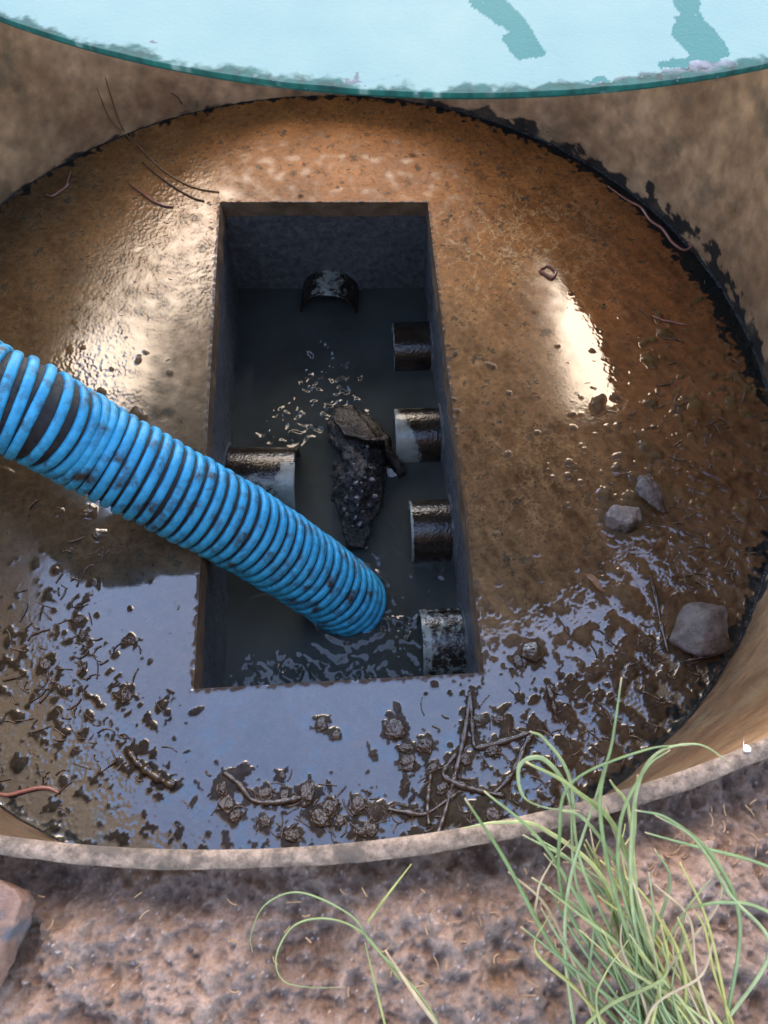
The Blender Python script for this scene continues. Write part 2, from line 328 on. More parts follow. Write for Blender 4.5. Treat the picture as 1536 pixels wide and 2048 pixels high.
    # pool mask and roughness
    pool = poly([(1130, 505), (1160, 515), (1185, 570), (1215, 610), (1240, 660), (1265, 690), (1262, 730), (1300, 790), (1250, 800), (1235, 830), (1195, 790), (1165, 730), (1125, 650), (1140, 600)], 14+0*qx)
    rough = rough*(1-.85*pool*(1-mudm))+0
    around = poly([(1020, 430), (1230, 430), (1330, 700), (1330, 800), (1060, 800)], 120)*(1-pool)
    rough = np.where(mudm > .3, np.clip(.34+.1*n_fi*.5, .2, .5), rough)
    rough = np.clip(rough*(1+.12*n_mid*(rough > .06)), .02, .7); rough = rough*(1-bk)+bk*.3
    fine = fine*(1-.7*pool)*(1-mudm)+mudm*.25+bk*.4
    # subtle sag of the cut edge
    keep = np.ones((ny-1, nx-1), bool); keep[172:172+mh, 330:330+nh] = False
    rc = (rad[:-1, :-1]+rad[1:, 1:])/2; keep &= rc < RT+.004
    dE = np.maximum(np.maximum(-U*.456, (U-1)*.456), np.maximum(-V*1.05, (V-1)*1.05))
    lip = np.exp(-(dE/.004)**2); lipm = smooth01((.006+.003*n_sm-dE)/.004)
    hgt = hgt*smooth01(dE/.006)+.0012*lip*(1+.4*n_sm)
    al = al*(1-.8*lipm[..., None])+.8*lipm[..., None]*np.array([.085, .052, .028]); rough = rough*(1-lipm)+.3*lipm; fine = fine+.4*lipm
    F = gridfaces(ny, nx, keep)
    V3 = np.stack([X, Y, hgt], -1).reshape(-1, 3)
    used = np.zeros(len(V3), bool); used[F.ravel()] = True; idx = np.cumsum(used)-1
    spec = np.interp(rough, [.04, .1, .2, .35], [.56, .44, .20, .05])*np.clip(1-.68*mudm, 0, 1)+.15*np.clip(wr-.4, 0, .6)
    props = np.stack([rough, fine, spec], -1).reshape(-1, 3)
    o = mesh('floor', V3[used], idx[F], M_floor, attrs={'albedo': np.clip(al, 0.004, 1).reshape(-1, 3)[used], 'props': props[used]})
    tag(o, 'brown silt and rippled water film covering the round tank floor around the pit', kind='structure')
build_floor()

# ---------------------------------------------------------------- tank: wall, rim, joint, pit
tank = empty('buried_tank', (CX, CY, 0))
tag(tank, 'round brown fibreglass tank with a rectangular pit in its floor', 'tank')
def wall_top(th):                         # th: angle in degrees, 90 = far side; unseen far part cut low to let the sun glow reach the floor
    a = ((th-90+180) % 360)-180
    return float(np.interp(a, [-75, -62, -52, -45, -35, -28, -15, 0, 12, 22, 32, 45, 56, 66, 78],
                           [ZR, .60, .44, .40, .31, .25, .15, .12, .13, .18, .26, .34, .42, .55, ZR]))
def build_wall():
    nth = 1300; rows = 90; V = []; WA = []
    for k in range(nth):
        th = 360*k/nth; a = R(th); zt = wall_top(th)+(.006*math.sin(th*1.7)+.004*math.sin(th*5.3) if wall_top(th) < ZR-.01 else 0)
        zt = min(zt, ZR)
        for i in range(rows+1):
            z = -.012+(zt+.012)*(i/rows)**1.9
            nearf = .5-.5*math.sin(a); sun_dim = nearf*min(1, max(0, (.86-z+.12*mnoise.noise(Vector((math.cos(a)*5, math.sin(a)*5, z*3))))/.2)); dgr = math.degrees(a); sm = float(np.interp(dgr % 360, [0, 25, 45, 60, 75, 95, 120, 150, 180, 270, 330, 360], [.030, .034, .022, .022, .014, .006, .010, .008, .012, .016, .016, .030])); bs = smooth01(np.array((sm*(1+1.3*mnoise.fractal(Vector((math.cos(a)*22, math.sin(a)*22, z*30)), .8, 2.1, 4))-z)/.008)).item(); fv = 1+.38*mnoise.fractal(Vector((math.cos(a)*34, math.sin(a)*34, z*34)), .9, 2.1, 5); WA.append([fv*(1-.70*sun_dim)*(1-.93*bs), fv*(1-.73*sun_dim)*(1-.91*bs), fv*(1-.76*sun_dim)*(1-.86*bs)])  # near side darkened in the colour to tone down direct sun
            w_ = .0018*mnoise.noise(Vector((math.cos(a)*4, math.sin(a)*4, z*5)))
            cx_, cy_, r_ = ring_at(z); rr = r_+w_; V.append((cx_+rr*math.cos(a), cy_+rr*math.sin(a), z))
    for k in range(nth):
        a = R(360*k/nth); zt = min(wall_top(360*k/nth), ZR)
        cx_, cy_, r_ = ring_at(zt); V.append((cx_+(r_+.0035)*math.cos(a), cy_+(r_+.0035)*math.sin(a), zt-.002)); V.append((CX+(RT+.0035)*math.cos(a), CY+(RT+.0035)*math.sin(a), -.02))
    n1 = nth*(rows+1); F = []
    for k in range(nth):
        k2 = (k+1) % nth
        for i in range(rows): F.append((k*(rows+1)+i, k*(rows+1)+i+1, k2*(rows+1)+i+1, k2*(rows+1)+i))
        F.append((k*(rows+1)+rows, n1+2*k, n1+2*k2, k2*(rows+1)+rows)); F.append((n1+2*k, n1+2*k+1, n1+2*k2+1, n1+2*k2))
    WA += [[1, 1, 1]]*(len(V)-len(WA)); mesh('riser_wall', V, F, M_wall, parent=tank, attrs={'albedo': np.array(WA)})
build_wall()
def build_rim():                          # thin flanged lip, complete on the near side
    V, F = [], []; prof = []
    a0, a1, n = 90+80, 90+280, 900
    for k in range(n+1):
        th = R(a0+(a1-a0)*k/n); c_, s_ = math.cos(th), math.sin(th)
        sc_ = mnoise.noise(Vector((c_*14, s_*14, 0))); sf = mnoise.noise(Vector((c_*60, s_*60, 3)))
        wd = .0080+.0010*sc_+.0007*sf; t_ = .004+.0010*mnoise.noise(Vector((c_*25, s_*25, 9)))
        zo = ZR+.001*sc_
        pr = [(-.0016, -.010), (-.0016, .0005), (-.0008, .0018+.0004*sf), (.002, .0024), (wd*.6, .0022+.0003*sf), (wd-.0015, .0014), (wd, -.0006), (wd-.0005, -t_), (wd*.5, -t_-.001), (.003, -t_-.002)]
        for (dr, dz) in pr: V.append((RX+(RR_+dr)*c_, RY+(RR_+dr)*s_, zo+dz))
    m_ = 10
    for k in range(n):
        for i in range(m_-1): F.append((k*m_+i, (k+1)*m_+i, (k+1)*m_+i+1, k*m_+i+1))
    mesh('rim', V, F, M_rim, parent=tank)
build_rim()
def tube_mesh(pts, rad, seg=10, cap=True, flat=1.0):
    """pts list of Vector, rad list or float -> V,F"""
    n = len(pts); rad = rad if hasattr(rad, '__len__') else [rad]*n
    V, F = [], []; up = Vector((.12, .21, .97)).normalized(); prev = None
    for i, p in enumerate(pts):
        d = (pts[min(i+1, n-1)]-pts[max(i-1, 0)]).normalized()
        if prev is None:
            x = d.cross(up) if abs(d.dot(up)) < .95 else d.cross(Vector((1, 0, 0)))
        else: x = prev-d*prev.dot(d)
        x.normalize(); prev = x; y = d.cross(x)
        for k in range(seg):
            a = 2*math.pi*k/seg; V.append(p+(x*math.cos(a)+y*math.sin(a)*flat)*rad[i])
    for i in range(n-1):
        for k in range(seg): F.append((i*seg+k, i*seg+(k+1) % seg, (i+1)*seg+(k+1) % seg, (i+1)*seg+k))
    if cap: F.append(tuple(range(seg-1, -1, -1))); F.append(tuple((n-1)*seg+k for k in range(seg)))
    return V, F
def build_bead():
    V, F = [], []; n, seg = 1100, 8
    for k in range(n):
        th = 2*math.pi*k/n; c_, s_ = math.cos(th), math.sin(th)
        nz = mnoise.noise(Vector((c_*22, s_*22, 1))); nf = mnoise.noise(Vector((c_*40, s_*40, 5)))
        dg = math.degrees(th)
        wd = float(np.interp(dg, [0, 20, 50, 75, 90, 110, 150, 180, 220, 270, 320, 340, 360], [.008, .009, .007, .004, .003, .004, .005, .005, .007, .005, .006, .007, .008]))
        r_ = wd*.40*(1+.35*nz+.2*nf)
        for j in range(seg):
            a = 2*math.pi*j/seg; rr = r_
            V.append((CX+(RT-.001+rr*math.cos(a))*c_, CY+(RT-.001+rr*math.cos(a))*s_, .001+rr*math.sin(a)))
    for k in range(n):
        for j in range(seg): F.append((k*seg+j, ((k+1) % n)*seg+j, ((k+1) % n)*seg+(j+1) % seg, k*seg+(j+1) % seg))
    mesh('sealant_joint', V, F, M_bead, parent=tank)
build_bead()
def pit_ring(z0, z1, off0, off1, nz, mat, name, amp, seed):
    # rectangular sleeve from z0 down to z1, set back by off
    cs = [Vector((x, y, 0)) for x, y in HC]; cen = sum(cs, Vector())/4
    order = [0, 1, 2, 3]; loop = []; per = 110
    for a in range(4):
        p, q = cs[a], cs[(a+1) % 4]; e = (q-p).normalized(); nn = Vector((e.y, -e.x, 0))
        if (cen-p).dot(nn) > 0: nn = -nn
        for k in range(per): loop.append((p.lerp(q, k/per), nn, k == 0, a))
    cn = []
    N = len(loop); V, F = [], []
    for i in range(nz+1):
        z = z0+(z1-z0)*i/nz; off = off0+(off1-off0)*i/nz
        for k in range(N):
            p, nn, corner, a = loop[k]
            if corner: nn = (nn+loop[k-1][1])
            nv = mnoise.fractal(Vector((p.x*13, p.y*13, z*13+seed)), .8, 2.2, 5)*amp*min(1, i/2)
            V.append((p.x+nn.x*(off+nv), p.y+nn.y*(off+nv), z))
    for i in range(nz):
        for k in range(N): F.append((i*N+k, (i+1)*N+k, (i+1)*N+(k+1) % N, i*N+(k+1) % N))
    return mesh(name, V, F, mat, parent=tank)
pit_ring(.0009, -.034, 0, -.003, 8, M_lip, 'pit_lip', .004, 3)
pit_ring(-.0342, -.55, .001, .008, 60, M_pit, 'pit_wall', .004, 8)
V = [(x, y, -.53) for x, y in HC]; V = [(-.45, .2, -.53), (.25, .2, -.53), (.25, 1.5, -.53), (-.45, 1.5, -.53)]
mesh('pit_base', V, [(0, 1, 2, 3)], M_pit, parent=tank)

# ---------------------------------------------------------------- pit water
def build_water():
    m, t, b = newmat('murky water'); L = t.links.new
    tc = nd(t, 'ShaderNodeTexCoord'); n = nd(t, 'ShaderNodeTexNoise', Scale=5, Detail=3); L(tc.outputs['Object'], n.inputs[0])
    r = ramp(t, n.outputs[0], [(.35, (.036, .042, .038)), (.65, (.060, .068, .063))]); L(r.outputs[0], b.inputs['Base Color'])
    b.inputs['Roughness'].default_value = .015; b.inputs['IOR'].default_value = 1.4
    x0, x1, y0, y1, s = -.40, .21, .27, 1.40, .0022
    xs, ys = np.arange(x0, x1, s), np.arange(y0, y1, s); X, Y = np.meshgrid(xs, ys); ny, nx = X.shape
    qx, qy = Q(X, Y, 0*X+WZ)
    g = lambda a, b_, c_, d: np.exp(-((qx-a)/c_)**2-((qy-b_)/d)**2)
    amp = g(660, 745, 60, 80)*1.0+g(650, 845, 95, 38)*.8+g(785, 1270, 85, 60)*1.7+g(640, 1350, 190, 30)*1.6+g(760, 1110, 60, 45)*.8+g(870, 1140, 40, 55)*1.0+g(560, 860, 60, 30)*.8
    patch = smooth01((fnoise(ny, nx, s, .07, bw=.5, seed=44)+.4*fnoise(ny, nx, s, .03, bw=.5, seed=45)+.15)/1.1)
    amp = amp*(.25+patch)*1.25+.03
    n1 = fnoise(ny, nx, s, .030, bw=.5, seed=41, aniso=1.6, ang=.6); n2 = fnoise(ny, nx, s, .016, bw=.4, seed=42, aniso=1.5, ang=-.4)
    hx, hy = P(705, 1205, WZ)[:2]; dh = np.hypot(X-hx, Y-hy)
    Z = WZ+amp*(.0009*n1+.00034*n2)+.0007*np.cos((dh-.08)/.028*6.283)*np.exp(-np.abs(dh-.09)/.035)+.002*np.exp(-((dh-.082)/.006)**2)*(.6+.4*n1)
    mesh('pit_water', np.stack([X, Y, Z], -1).reshape(-1, 3), gridfaces(ny, nx), m)
    bpy.data.objects['pit_water']; tag(bpy.data.objects['pit_water'], 'dark murky rippling water in the rectangular pit', kind='structure')
build_water()

# ---------------------------------------------------------------- pipe stubs in the pit
def pipe_mat(name, grime, gs):
    m, t, b = newmat(name); L = t.links.new
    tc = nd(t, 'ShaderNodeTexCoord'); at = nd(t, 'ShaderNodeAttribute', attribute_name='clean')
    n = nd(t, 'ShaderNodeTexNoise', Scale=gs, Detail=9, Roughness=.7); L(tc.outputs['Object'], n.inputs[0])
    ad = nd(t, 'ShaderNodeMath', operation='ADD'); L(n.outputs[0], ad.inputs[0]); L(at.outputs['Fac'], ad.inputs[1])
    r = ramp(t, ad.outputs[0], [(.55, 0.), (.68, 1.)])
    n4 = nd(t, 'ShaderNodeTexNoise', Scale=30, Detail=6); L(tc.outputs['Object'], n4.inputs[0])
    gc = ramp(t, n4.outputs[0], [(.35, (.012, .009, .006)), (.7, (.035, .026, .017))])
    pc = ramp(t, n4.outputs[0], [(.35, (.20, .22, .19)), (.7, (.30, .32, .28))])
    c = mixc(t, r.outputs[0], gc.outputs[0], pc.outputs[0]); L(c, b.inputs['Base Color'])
    b.inputs['Roughness'].default_value = .16; b.inputs['IOR'].default_value = 1.6
    n2 = nd(t, 'ShaderNodeTexNoise', Scale=170, Detail=5); L(tc.outputs['Object'], n2.inputs[0])
    bp = nd(t, 'ShaderNodeBump', Strength=.45, Distance=.003); L(n2.outputs[0], bp.inputs['Height']); L(bp.outputs[0], b.inputs['Normal'])
    return m
M_pipe = pipe_mat('grimy pipe', 1, 60)
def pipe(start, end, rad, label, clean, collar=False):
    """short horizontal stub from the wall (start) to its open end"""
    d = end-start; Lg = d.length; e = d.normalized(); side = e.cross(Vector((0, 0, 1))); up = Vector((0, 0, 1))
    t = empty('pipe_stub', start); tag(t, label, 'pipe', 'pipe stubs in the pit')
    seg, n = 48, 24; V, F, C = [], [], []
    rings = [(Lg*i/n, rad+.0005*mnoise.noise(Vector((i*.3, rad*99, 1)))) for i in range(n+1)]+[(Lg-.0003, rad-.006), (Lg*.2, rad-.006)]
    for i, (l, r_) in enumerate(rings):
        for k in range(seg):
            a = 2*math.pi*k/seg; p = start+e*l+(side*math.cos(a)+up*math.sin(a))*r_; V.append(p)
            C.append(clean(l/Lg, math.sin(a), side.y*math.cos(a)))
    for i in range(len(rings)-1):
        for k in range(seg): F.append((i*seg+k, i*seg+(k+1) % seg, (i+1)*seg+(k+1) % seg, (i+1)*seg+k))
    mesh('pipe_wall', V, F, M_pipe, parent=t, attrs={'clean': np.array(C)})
    # ring of sealant where the stub meets the wall
    cv, cf = [], []; 
    for i in range(64):
        a = 2*math.pi*i/64; c_ = side*math.cos(a)+up*math.sin(a); nz = mnoise.noise(Vector((a*3, start.x*9, start.y*9)))
        for (dl, dr) in ((-.004, .012+.005*nz), (.004, .009+.004*nz), (.007+.003*nz, .001), (.002, -.002)): cv.append(start+e*dl+c_*(rad+dr))
    for i in range(64):
        for j in range(3): cf.append((i*4+j, ((i+1) % 64)*4+j, ((i+1) % 64)*4+j+1, i*4+j+1))
    mesh('mortar_collar', cv, cf, M_pit, parent=t)
def right_pipe(xe, yc, rad, zc, label, clean):
    p = P(xe, yc, zc+rad*.9); X1, Yc = p.x, P(xe, yc, zc+rad).y
    sx = xR(Yc)+.006
    return pipe(Vector((sx, Yc+.004, zc)), Vector((X1, Yc, zc)), rad, label, clean)
right_pipe(786, 664, .061, -.262, 'dark wet pipe stub on the right pit wall, farthest of the four there', lambda l, s, c: -.12+.35*(l > .97))
right_pipe(790, 843, .063, -.260, 'pipe stub with pale worn end on the right pit wall, level with the rubble top', lambda l, s, c: -.08+.45*smooth01(np.array((l-.6-.25*c)/.35)).item())
right_pipe(821, 1036, .066, -.260, 'dark pipe stub on the right pit wall beside the rubble tip', lambda l, s, c: -.10+.40*(l > .93))
right_pipe(844, 1268, .070, -.258, 'pale blotched pipe stub on the right pit wall, nearest the camera', lambda l, s, c: .06+.12*(l > .8))
yl = P(590, 930, -.18).y
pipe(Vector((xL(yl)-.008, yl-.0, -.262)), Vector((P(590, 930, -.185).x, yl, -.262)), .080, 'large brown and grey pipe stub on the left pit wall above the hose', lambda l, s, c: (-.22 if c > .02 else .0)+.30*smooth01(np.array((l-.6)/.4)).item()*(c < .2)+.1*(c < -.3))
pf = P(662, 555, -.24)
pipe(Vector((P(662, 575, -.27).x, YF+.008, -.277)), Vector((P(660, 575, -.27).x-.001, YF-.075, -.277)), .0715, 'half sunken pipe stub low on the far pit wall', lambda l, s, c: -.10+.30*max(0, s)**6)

# ---------------------------------------------------------------- rocks, rubble
def rock(name, label, cat, cen, size, rot, mat, seed, group=None, npts=16, disp=.06, sub=3, parent=None, flatb=.5):
    r = random.Random(seed); bm = bmesh.new()
    for _ in range(npts):
        v = Vector((r.gauss(0, 1), r.gauss(0, 1), r.gauss(0, 1))).normalized()*r.uniform(.8, 1.0)
        v.z = max(v.z, -flatb); bm.verts.new((v.x*size[0], v.y*size[1], v.z*size[2]))
    res = bmesh.ops.convex_hull(bm, input=bm.verts)
    junk = list({g for g in res['geom_interior']+res['geom_unused'] if isinstance(g, bmesh.types.BMVert) and g.is_valid})
    bmesh.ops.delete(bm, geom=junk, context='VERTS')
    bmesh.ops.bevel(bm, geom=bm.edges[:], offset=min(size)*.10, segments=2, affect='EDGES', profile=.5)
    bmesh.ops.triangulate(bm, faces=bm.faces[:])
    for _ in range(sub): bmesh.ops.subdivide_edges(bm, edges=[e for e in bm.edges if e.calc_length() > min(size)*.12], cuts=1); bmesh.ops.triangulate(bm, faces=bm.faces[:])
    bm.normal_update(); ms = min(size)
    for v in bm.verts:
        v.co += v.normal*mnoise.fractal(v.co/ms*1.6+Vector((seed, 0, 0)), .9, 2.1, 4)*ms*disp*2
    me = bpy.data.meshes.new(name); bm.to_mesh(me); bm.free(); me.materials.append(mat)
    for p in me.polygons: p.use_smooth = True
    o = bpy.data.objects.new(name, me); link(o); o.rotation_euler = rot; o.location = cen
    if parent: o.parent = parent; o.location = Vector(cen)-Vector(parent.location)
    if label: tag(o, label, cat, group)
    return o
rock('stone', 'flat grey angular stone in the silt right of the pit', 'stone', P(1243, 1036, .012), (.046, .034, .021), (.15, .0, .35), M_stone, 4, 'stones on the tank floor')
rock('stone', 'long brown wet stone leaning beside the flat grey stone', 'stone', P(1303, 995, .014), (.027, .052, .022), (0, .1, .35), M_stone2, 9, 'stones on the tank floor')
rock('stone', 'largest stone, rounded and grey brown, in the mud near the right wall', 'stone', P(1400, 1258, .018), (.072, .058, .040), (0, .1, .2), M_stone2, 18, 'stones on the tank floor', npts=15, disp=.04)
rock('stone', 'small muddy stone in the wet mud just right of the near pit corner', 'stone', P(1064, 1305, .008), (.023, .021, .014), (0, 0, .2), M_mud, 23, 'stones on the tank floor')

rub = empty('concrete_rubble', P(730, 960, -.27)); tag(rub, 'jagged lump of broken concrete with exposed pebbles standing in the pit water', 'rubble')
def build_rubble():
    M_rub = noise_mat('broken aggregate', (.009, .008, .007), (.040, .034, .029), 120, rough=(.12, .45), bump=1., bscale=130, bdist=.006, ior=1.6, c3=(.10, .10, .10), s3=190, lo3=.64, hi3=.7)
    M_slab = noise_mat('wet brown slab', (.012, .009, .006), (.030, .022, .014), 60, rough=(.12, .3), bump=.8, bscale=170, bdist=.004, ior=1.6)
    # outline of the lump as seen, with heights along its crest
    ol = [(672, 812), (715, 822), (750, 862), (770, 900), (766, 950), (765, 1000), (750, 1030), (738, 1060), (728, 1098), (700, 1090), (684, 1062), (672, 1000), (664, 960), (676, 905), (655, 870), (664, 835)]
    zt = lambda y: float(np.interp(y, [810, 870, 950, 1040, 1100], [-.21, -.155, -.15, -.20, -.262]))
    cxy = [sum(c)/len(ol) for c in zip(*ol)]
    V, F = [], []; n = len(ol); K = 8; S_ = 6
    per = []
    for i in range(n):
        a, b = ol[i], ol[(i+1) % n]
        for k in range(S_): per.append((a[0]+(b[0]-a[0])*k/S_, a[1]+(b[1]-a[1])*k/S_))
    N = len(per); rings = [(1.0, -.33), (1.0, -.285), (1.0, -.255), (.97, -.235)]
    for (sc_, z) in rings:
        for (x, y) in per: p = P(x, y, max(z, -.27)); V.append((p.x, p.y, z))
    for j in range(1, K+1):
        f = 1-j/K
        for (x, y) in per:
            yy = cxy[1]+(y-cxy[1])*(f**.8); xx = cxy[0]+(x-cxy[0])*f*.96
            zz = zt(yy)*(1-f**2)+(-.235)*f**2
            p = P(xx, yy, zz); V.append(tuple(p))
    R_ = len(rings)+K
    for i in range(R_-1):
        for k in range(N): F.append((i*N+k, i*N+(k+1) % N, (i+1)*N+(k+1) % N, (i+1)*N+k))
    bm = bmesh.new(); vs = [bm.verts.new(v) for v in V]
    for f in F: bm.faces.new([vs[i] for i in f])
    bmesh.ops.remove_doubles(bm, verts=bm.verts[:], dist=.0008)
    bmesh.ops.triangulate(bm, faces=bm.faces[:])
    for _ in range(3): bmesh.ops.subdivide_edges(bm, edges=[e for e in bm.edges if e.calc_length() > .0035], cuts=1); bmesh.ops.triangulate(bm, faces=bm.faces[:])
    bmesh.ops.recalc_face_normals(bm, faces=bm.faces[:]); bm.normal_update()
    for v in bm.verts:
        d = mnoise.fractal(v.co*38, .8, 2.1, 4)*.010
        dist, pts = mnoise.voronoi(v.co*75); d += (.35-dist[0])*.007
        v.co += v.normal*d
    me = bpy.data.meshes.new('rubble_core'); bm.to_mesh(me); bm.free(); me.materials.append(M_rub)
    for p in me.polygons: p.use_smooth = True
    o = bpy.data.objects.new('rubble_core', me); link(o); put(o, rub)
    # pebbles set in the broken face
    M_peb = noise_mat('pale pebble', (.07, .07, .072), (.17, .17, .165), 60, rough=(.2, .4), bump=.2)
    r = random.Random(3)
    spots = [(698, 915), (700, 946), (711, 966), (722, 966), (703, 977), (724, 983), (693, 995), (714, 995), (750, 992), (738, 1010), (710, 1035), (725, 1023), (694, 1028), (715, 1010), (735, 893), (730, 955), (745, 960), (705, 1052), (688, 1018), (720, 1048), (742, 935), (708, 930)]
    for i, (x, y) in enumerate(spots):
        s = r.uniform(.0035, .0085); z = zt(y)-.001-(.035*(abs(x-718)/50)**2)
        rock('pebble', None, None, P(x, y, z+.002), (s, s*r.uniform(.7, 1.1), s*.8), (r.random(), r.random(), r.random()*6), M_peb, i, parent=rub, sub=1, npts=14, disp=.03, flatb=1)
    # flat slab leaning over the top of it
    sv = [(672, 812, -.205), (700, 808, -.215), (745, 835, -.225), (775, 868, -.232), (790, 905, -.238), (813, 942, -.255), (800, 955, -.262), (775, 905, -.20), (770, 880, -.175), (735, 880, -.15), (690, 868, -.15), (668, 840, -.18)]
    V = [P(*q) for q in sv]; n = len(V); c = sum(V, Vector())/n+Vector((0, 0, .012))
    VV = V+[v-Vector((0, 0, .014)) for v in V]+[c, c-Vector((0, 0, .02))]
    F = [(i, (i+1) % n, 2*n) for i in range(n)]+[(i, n+i, n+(i+1) % n, (i+1) % n) for i in range(n)]+[(n+(i+1) % n, n+i, 2*n+1) for i in range(n)]
    bm = bmesh.new(); vs = [bm.verts.new(v) for v in VV]
    for f in F: bm.faces.new([vs[i] for i in f])
    bmesh.ops.triangulate(bm, faces=bm.faces[:])
    for _ in range(4): bmesh.ops.subdivide_edges(bm, edges=[e for e in bm.edges if e.calc_length() > .005], cuts=1); bmesh.ops.triangulate(bm, faces=bm.faces[:])
    bmesh.ops.recalc_face_normals(bm, faces=bm.faces[:]); bm.normal_update()
    for v in bm.verts: v.co += v.normal*mnoise.fractal(v.co*45, .9, 2.1, 4)*.004
    me = bpy.data.meshes.new('slab'); bm.to_mesh(me); bm.free(); me.materials.append(M_slab)
    for p in me.polygons: p.use_smooth = True
    o = bpy.data.objects.new('slab', me); link(o); put(o, rub)
build_rubble()
def build_sheet():
    q = [(788, 893, -.235), (800, 930, -.24), (812, 945, -.262), (777, 957, -.272), (768, 975, -.285), (772, 935, -.262), (783, 925, -.250)]
    V = [P(*a) for a in q]; n = len(V); VV = V+[v-Vector((0, 0, .003)) for v in V]
    F = [(0, 1, 6), (1, 2, 6), (2, 5, 6), (2, 3, 5), (3, 4, 5)]; F += [tuple(n+i for i in f[::-1]) for f in F]+[(i, n+i, n+(i+1) % n, (i+1) % n) for i in range(n)]
    o = mesh('plastic_scrap', VV, F, M_mud, smooth=False); tag(o, 'folded triangular scrap of dark plastic in the water beside the rubble', 'scrap')
build_sheet()

# ---------------------------------------------------------------- blue suction hose
def build_hose():
    hose = empty('suction_hose', P(0, 800, .34)); tag(hose, 'ribbed blue suction hose running down into the pit water', 'hose')
    ctrl = [Vector((-1.9, 1.95, .58)), Vector((-1.3, 1.62, .67)), Vector((-.93, 1.30, .655)), Vector((-.85, 1.07, .45)), Vector((-.80, .86, .31)), P(-100, 742, .300), P(60, 823, .248), P(180, 890, .170), P(340, 978, .085), P(470, 1048, .0), P(585, 1120, -.110), P(668, 1178, -.215), P(715, 1218, -.32), P(740, 1243, -.42)]
    path = catmull(ctrl, 60)
    # resample by arc length
    d = [0]
    for a, b in zip(path, path[1:]): d.append(d[-1]+(b-a).length)
    tot = d[-1]; step = .0016; n = int(tot/step); ds = np.arange(n)*step
    arr = np.array([[*p] for p in path]); xs = np.stack([np.interp(ds, d, arr[:, i]) for i in range(3)], 1)
    tg = np.gradient(xs, axis=0); tg /= np.linalg.norm(tg, axis=1)[:, None]
    X = np.zeros_like(xs); x = np.cross(tg[0], [0, 0, 1.]); x /= np.linalg.norm(x)
    for i in range(n):
        x = x-tg[i]*x.dot(tg[i]); x /= np.linalg.norm(x); X[i] = x
    Yv = np.cross(tg, X); pitch = .0200; Rr = .0785
    seg = 72; th = np.arange(seg)/seg*2*np.pi
    ring = lambda rad: xs[:, None]+rad[..., None]*(X[:, None]*np.cos(th)[None, :, None]+Yv[:, None]*np.sin(th)[None, :, None])
    V = ring(np.full((n, seg), Rr-.0085)+.0006*np.sin(ds/pitch*2*np.pi)[:, None]); mesh('inner_tube', V[::3].reshape(-1, 3), gridfaces(len(V[::3]), seg, wrap=True), M_black, parent=hose)
    # helical rib: an oval section swept along the helix
    turns = tot/pitch; sp = 64; m_ = int(turns*sp); tt = np.arange(m_)/sp
    s_ = tt*pitch; ii = np.clip(s_/step, 0, n-1.001); i0 = ii.astype(int); fr = (ii-i0)[:, None]
    lerp = lambda A_: A_[i0]*(1-fr)+A_[np.minimum(i0+1, n-1)]*fr
    c, T, Xa, Ya = lerp(xs), lerp(tg), lerp(X), lerp(Yv); a = (tt*2*np.pi)[:, None]
    rd = Xa*np.cos(a)+Ya*np.sin(a)
    cs = 16; ph = np.arange(cs)/cs*2*np.pi
    
    sx = (.0077*np.sign(np.cos(ph))*np.abs(np.cos(ph))**.8)[None, :, None]; sy = (.0062*np.sign(np.sin(ph))*np.abs(np.sin(ph))**.8)[None, :, None]
    V = c[:, None]+rd[:, None]*(Rr-.0075+sy+(.0008*np.sin(tt*1.31)+.0006*np.sin(tt*3.7+1))[:, None, None])+T[:, None]*sx
    mesh('spiral_rib', V.reshape(-1, 3), gridfaces(m_, cs, wrap=True), M_blue, parent=hose)
build_hose()

